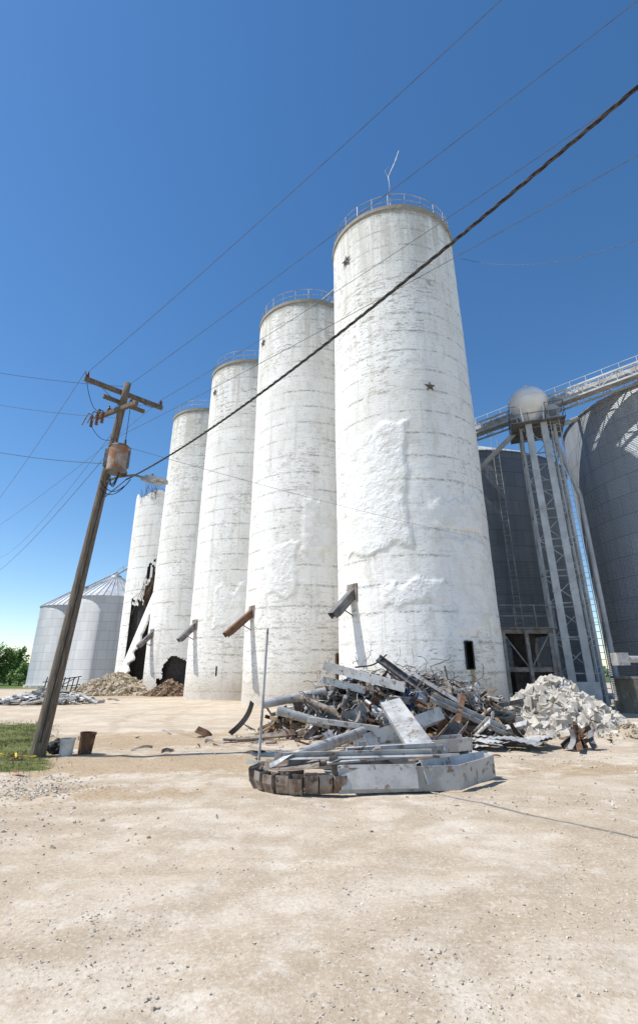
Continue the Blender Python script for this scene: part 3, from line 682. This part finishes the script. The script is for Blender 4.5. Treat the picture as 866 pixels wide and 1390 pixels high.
def mound(name,mat,cx,cy,rx,ry,h,n,smin,smax,seed,core=None,rot=0):
    e=empty(name,(cx,cy,0)); g=random.Random(seed); P=[];Z=[]
    def hh(x,y):
        d=math.sqrt((x/rx)**2+(y/ry)**2)
        return h*max(0,1-d)**.85*(1+.35*noise.noise(Vector((x*1.2+seed,y*1.2,0))))
    N_=40; V=[];F=[]
    for j in range(N_+1):
        for i in range(N_+1):
            x=(i/N_*2-1)*rx*1.05;y=(j/N_*2-1)*ry*1.05; V.append((x,y,hh(x,y)-.06+.05*noise.noise(Vector((x*3,y*3,seed)))))
    F=[(j*(N_+1)+i,j*(N_+1)+i+1,(j+1)*(N_+1)+i+1,(j+1)*(N_+1)+i) for j in range(N_) for i in range(N_)]
    me=bpy.data.meshes.new('fines'); me.from_pydata(V,[],F); me.materials.append(core or mat); link(bpy.data.objects.new('fines',me),e)
    for i in range(n):
        a_=g.uniform(0,6.283); d=g.random()**.6*1.12; x=rx*d*math.cos(a_); y=ry*d*math.sin(a_); s=smin+(smax-smin)*g.random()**3
        P.append((x,y,hh(x,y)+s*.15)); Z.append(s)
    V,F=rocks(np.array(P),Z,seed,1); npobj('chunks',V,F,mat,e); return e
mound('concrete_rubble_pile',mConc,7.75,18.2,2.3,2.0,1.45,3600,.04,.30,11,core=mTan)
mound('concrete_rubble_pile',mConc,5.4,20.2,2.0,1.4,1.0,900,.05,.30,12,core=mTan)
mound('dirt_mound',mTan,9.0,16.1,1.0,.6,.38,260,.02,.10,13)
mound('tan_rubble_pile',mTan,-18.4,49.0,4.2,3.0,1.6,2600,.06,.42,14)
mound('brown_rubble_pile',mBrown,-12.6,46.2,1.8,1.5,1.1,1200,.05,.36,15)
mound('brown_rubble_pile',mTan,-15.4,49.5,1.6,1.5,1.3,700,.06,.36,16)
mound('dirt_mound',mBrown,2.5,17.6,4.1,2.4,.8,1300,.03,.16,17,core=mBrown)
# ------------------------------------------------------------ elevator leg scrap in the foreground
e=empty('wrecked_bucket_elevator_leg'); br=Acc(); bg=Acc(); bw=Acc()
def cup(c,ang,s=1):
    m=Matrix.Rotation(ang,3,'Z')@Matrix.Rotation(random.gauss(0,.08),3,'X')
    w_,d_,h_=.20*s,.15*s,.27*s
    prof=[(0,h_),(0,0),(d_*.55,0),(d_,h_*.45),(d_,h_*.9)]
    vs=[Vector(c)+m@Vector((x*(w_/2),-y,z)) for x in(-1,1) for y,z in prof]
    n=len(prof); fs=[(i,i+1,n+i+1,n+i) for i in range(n-1)]+[tuple(range(n)),tuple(range(2*n-1,n-1,-1))]
    br.add(vs,fs)
arc=[(-.93,9.75),(-.99,9.5),(-.97,9.25),(-.86,9.03),(-.70,8.87),(-.52,8.77),(-.32,8.72),(-.12,8.72),(.08,8.76),(.27,8.83)]
for i,(x,y) in enumerate(arc):
    x2,y2=arc[min(i+1,9)];x1,y1=arc[max(i-1,0)]; cup((x,y,.02+.01*(i%2)),math.atan2(y2-y1,x2-x1)+random.gauss(0,.08))
for hh in(.06,.24):
    br.path([(x*.99+.0,y+.03,hh) for x,y in arc],.018,5)
br.sheet((-.45,9.35,.34),.9,.55,Matrix.Rotation(.1,3,'X'),.1,0)
br.tube((-.42,9.6,.12),(-.42,9.6,.46),.17,20); br.tube((-.62,9.9,.1),(-.62,9.9,.42),.06,12); br.tube((-.15,9.55,.28),(.35,9.7,.34),.05,10)
bg.channel((-.75,10.1,.3),(.5,9.9,.30),.35,.22,.012,0)
bw.channel((.32,8.95,.20),(1.5,9.05,.20),.42,.32,.014,math.pi/2+1.4); bw.channel((1.5,9.05,.19),(2.95,10.4,.17),.42,.32,.014,math.pi/2+1.2)
bg.beam((.3,8.74,.19),(2.2,9.0,.19),.02,.34,0); bg.beam((2.2,9.0,.19),(3.0,9.9,.2),.02,.34,0)
bw.beam((.1,9.5,.36),(1.3,9.75,.42),.46,.03,.1); bg.channel((.15,10.0,.2),(2.5,10.6,.25),.5,.3,.014,.15); bw.beam((.5,10.3,.42),(2.2,10.7,.46),.10,.06)
bg.angle((-.6,9.4,.4),(1.9,9.5,.44),.08,.01,.5); br.angle((.2,9.2,.38),(.9,10.4,.4),.07,.01,0)
bw.box((2.97,10.28,.2),(.05,.6,.34),Matrix.Rotation(.3,3,'Z'))
for i in range(26):
    x=random.uniform(-.9,2.9); y=random.uniform(9.2,11.4); L_=random.uniform(.2,.8); an=random.uniform(0,3.1); z=random.uniform(.03,.42)
    random.choice([br,br,bg]).bent((x,y,z),(x+L_*math.cos(an),y+L_*math.sin(an),z+random.uniform(-.02,.12)),random.uniform(.03,.1),.008,.06,random.uniform(0,6))
br.obj('elevator_cups',mRustL,e); bg.obj('trunking_panels',mGalv,e); bw.obj('white_casing',worn('grey_white_casing',(.62,.61,.59),(.49,.48,.46),2.2,.6,.1,c3=(.28,.20,.14)),e)
e=empty('steel_marker_post'); a=Acc(); a.tube((-1.16,10.9,-.1),(-1.08,10.95,2.6),.03,8,r2=.026); a.box((-1.16,10.9,.02),(.16,.16,.04)); a.obj('pipe',mGalv,e)
e=empty('scrap_metal_heap',(-16.9,34,0)); a=Acc(); b=Acc()
for i in range(200):
    x,y=random.gauss(0,1.3),random.gauss(0,.9); h=max(0,.75-.3*math.hypot(x,y)); L=random.uniform(.4,1.6); an=random.gauss(.3,.7); el=random.gauss(0,.2)
    d=Vector((math.cos(an),math.sin(an),el)).normalized(); c=Vector((x,y,h*random.random()+.1+abs(d.z)*L/2)); T=a if random.random()<.7 else b
    if random.random()<.5: T.channel(c-d*L/2,c+d*L/2,.14,.08,.015,random.uniform(0,6))
    else: T.sheet(c,.6,.5,Matrix.Rotation(random.gauss(0,.4),3,'X')@Matrix.Rotation(random.uniform(0,6),3,'Z'),.3,.02)
a.obj('galvanised_pieces',mGalv,e); b.obj('white_pieces',mWhite,e)
e=empty('fallen_steel_railing',(-20.2,42,0)); a=Acc()
for i in range(8): a.beam((-1.2+.35*i,0,0),(-1.0+.35*i,0,1.5),.06,.06)
for z in(.3,.8,1.4): a.beam((-1.3,0,z*.8),(1.6,.1,z+.15),.06,.06)
a.beam((-1.2,0,.1),(1.3,0,1.5),.05,.05); a.obj('rails',mDark,e)
def pail(name,x,y,r,h,mat,tilt=0):
    e=empty(name,(x,y,gz(x,y)-.01)); e.rotation_euler=(0,tilt,0); a=Acc(); n=28
    prof=[(0,.0),(r*.86,0),(r,h),(r+.012,h),(r+.012,h-.03),(r*.99,h-.03)]; ins=[(r-.012,h),(r*.84,.02),(0,.02)]
    for pr in(prof[1:],ins):
        vs=[(q*math.cos(2*math.pi*i/n),q*math.sin(2*math.pi*i/n),z) for q,z in pr for i in range(n)]
        a.add(vs,[(k_*n+i,k_*n+(i+1)%n,(k_+1)*n+(i+1)%n,(k_+1)*n+i) for k_ in range(len(pr)-1) for i in range(n)])
    a.path([((r+.01)*math.cos(t),(r+.01)*math.sin(t)*.3-.0,h-.03-abs(math.sin(t))*r*.9) for t in np.linspace(math.pi,2*math.pi,14)],.005,4)
    a.obj('pail_body_and_handle',mat,e)
pail('plastic_bucket',-5.62,12.55,.155,.35,mPail); pail('rusty_bucket',-5.33,12.85,.17,.44,mRust,.06)
e=empty('black_rubbish_bag'); bpy.ops.mesh.primitive_ico_sphere_add(subdivisions=4,radius=.22,location=(-6.0,12.95,.15)); o=bpy.context.object; o.name='bag'; o.scale=(1,.9,.75); o.parent=e
for v in o.data.vertices: v.co*=1+.35*noise.noise(v.co*9)
o.data.materials.append(mRubber)
e=empty('caution_tape'); a=Acc(); vs=[];n=40
for i in range(n+1):
    x=-8.6+2.6*i/n; y=12.1+.22*math.sin(i*.5)+.15*i/n; z=gz(x,y)+.05+.03*math.sin(i*1.3); vs+=[(x,y,z),(x,y+.06,z+.03*math.cos(i))]
a.add(vs,[(2*i,2*i+1,2*i+3,2*i+2) for i in range(n)]); a.obj('tape_strip',mTape,e)
e=empty('red_plastic_scrap'); a=Acc(); a.sheet((-5.45,10.4,.06),.28,.1,Matrix.Rotation(-.5,3,'Z'),.15); a.sheet((-6.35,11.9,.08),.3,.12,Matrix.Rotation(.2,3,'Z'),.2); a.obj('strips',mRed,e)
# ------------------------------------------------------------ trees
def leafmat(name,c1,c2):
    k=M(name,.6,0,.3); k.col(k.mix(k.step(k.noise(.9,detail=3),.38,.62),c1,c2)); return k.m
mLeaf=leafmat('leaves',(.09,.17,.035),(.19,.29,.07)); mLeaf2=leafmat('distant_leaves',(.055,.10,.04),(.095,.14,.055)); mBark=worn('bark',(.12,.09,.07),(.07,.055,.04),6,.95)
def tree(x,y,h,w,seed,nl=6500,bare=False):
    g=random.Random(seed); e=empty('deciduous_tree',(x,y,0)); b=Acc()
    b.tube((0,0,-.2),(0,0,h*.4),.035*h,10,r2=.02*h); tips=[]
    for i in range(13):
        a_=g.uniform(0,6.28); z0=h*g.uniform(.2,.45); L=w*g.uniform(.4,.95); z1=h*g.uniform(.45,.95)
        q=Vector((math.cos(a_)*L*(1.1-z1/h*.7),math.sin(a_)*L*(1.1-z1/h*.7),z1)); mid=Vector((q.x*.4,q.y*.4,(z0+z1)/2)); b.tube((0,0,z0),mid,.012*h,6,r2=.008*h); b.tube(mid,q,.008*h,5,r2=.002*h); tips+= [q,mid.lerp(q,.5)]
        if bare:
            for j in range(8): p=mid.lerp(q,g.random()); b.tube(p,p+Vector((g.gauss(0,.5),g.gauss(0,.5),g.uniform(.3,1.2))),.03,4,r2=.008)
    b.obj('trunk_and_limbs',mBark,e)
    if bare: return
    cl=[]
    for t in tips:
        for _ in range(3): cl.append((t+Vector((g.gauss(0,w*.16),g.gauss(0,w*.16),g.gauss(0,h*.07))),w*g.uniform(.12,.26)))
    cl+=[(Vector((g.gauss(0,w*.35),g.gauss(0,w*.35),h*g.uniform(.08,.5))),w*.2) for _ in range(14)]
    V=[];F=[]
    for i in range(nl):
        c,r=g.choice(cl); d=Vector((g.gauss(0,1),g.gauss(0,1),g.gauss(0,1))).normalized()*r*g.random()**.4; p=c+d; p.z=max(.2,p.z-g.random()*.5)
        s=g.uniform(.10,.22); u_=Vector((g.gauss(0,1),g.gauss(0,1),g.gauss(0,.6))).normalized()*s; v_=u_.orthogonal().normalized()*s*.6
        k_=len(V); V+=[p-u_,p+v_,p+u_,p-v_]; F.append((k_,k_+1,k_+2,k_+3))
    me=bpy.data.meshes.new('foliage'); me.from_pydata([tuple(v) for v in V],[],F); me.materials.append(mLeaf); link(bpy.data.objects.new('foliage',me),e)
tree(-56,88,8.4,4.5,1); tree(-51.5,90,5.8,3.2,2); tree(-62,92,9.5,5,3); tree(-47.8,86,3.4,2.2,4,2500); tree(-49.5,96,7,2.6,5,0,True); tree(-70,90,9,5,6); tree(-44,110,4.5,3.5,8,3000)
V=[];F=[]; g=random.Random(5)
for i in range(30000):
    a_=R(g.uniform(-75,75)); D=g.uniform(380,430); hh=(5+4*noise.noise(Vector((a_*30,0,0)))+2.5*noise.noise(Vector((a_*120,0,0)))); p=Vector((math.sin(a_)*D,math.cos(a_)*D,max(.3,hh*g.random()**.7)))
    s=g.uniform(.6,1.3); u_=Vector((g.gauss(0,1),g.gauss(0,1),g.gauss(0,1))).normalized()*s; v_=u_.orthogonal().normalized()*s*.8
    k_=len(V); V+=[p-u_,p+v_,p+u_,p-v_]; F.append((k_,k_+1,k_+2,k_+3))
me=bpy.data.meshes.new('distant_tree_line'); me.from_pydata([tuple(v) for v in V],[],F); me.materials.append(mLeaf2); link(bpy.data.objects.new('distant_tree_line',me))
# ------------------------------------------------------------ light
EL=R(58); hx,hy=-.97,-.13; q=math.hypot(hx,hy); sv=Vector((hx/q*math.cos(EL),hy/q*math.cos(EL),math.sin(EL)))
L=bpy.data.lights.new('sun','SUN'); L.energy=5.0; L.angle=R(.53); L.color=(1,.96,.90); o=bpy.data.objects.new('sun',L); o.rotation_euler=sv.to_track_quat('Z','Y').to_euler(); link(o)
W=bpy.data.worlds.new('World'); S.world=W; W.use_nodes=True; nt=W.node_tree; bg_=nt.nodes['Background']
sk=nt.nodes.new('ShaderNodeTexSky'); sk.sky_type='NISHITA'; sk.sun_disc=False; sk.sun_elevation=EL; sk.sun_rotation=math.atan2(hx,hy); sk.air_density=1.0; sk.dust_density=.1; sk.ozone_density=1.5; sk.altitude=200
hs=nt.nodes.new('ShaderNodeHueSaturation'); hs.inputs['Saturation'].default_value=1.25; hs.inputs['Value'].default_value=1.05
nt.links.new(sk.outputs[0],hs.inputs['Color']); nt.links.new(hs.outputs[0],bg_.inputs[0]); bg_.inputs[1].default_value=.15
S.view_settings.view_transform='Standard'; S.view_settings.look='None'; S.view_settings.exposure=0; S.view_settings.gamma=1
# ------------------------------------------------------------ camera
cam=bpy.data.cameras.new('camera'); cam.sensor_fit='VERTICAL'; cam.sensor_height=36; cam.sensor_width=24; cam.lens=677/1390*36
cam.shift_y=-45/1390; cam.clip_end=6000; cam.clip_start=.05
o=bpy.data.objects.new('camera',cam); o.location=(0,0,1.7); o.rotation_euler=(R(90+21.4),0,0); link(o); S.camera=o
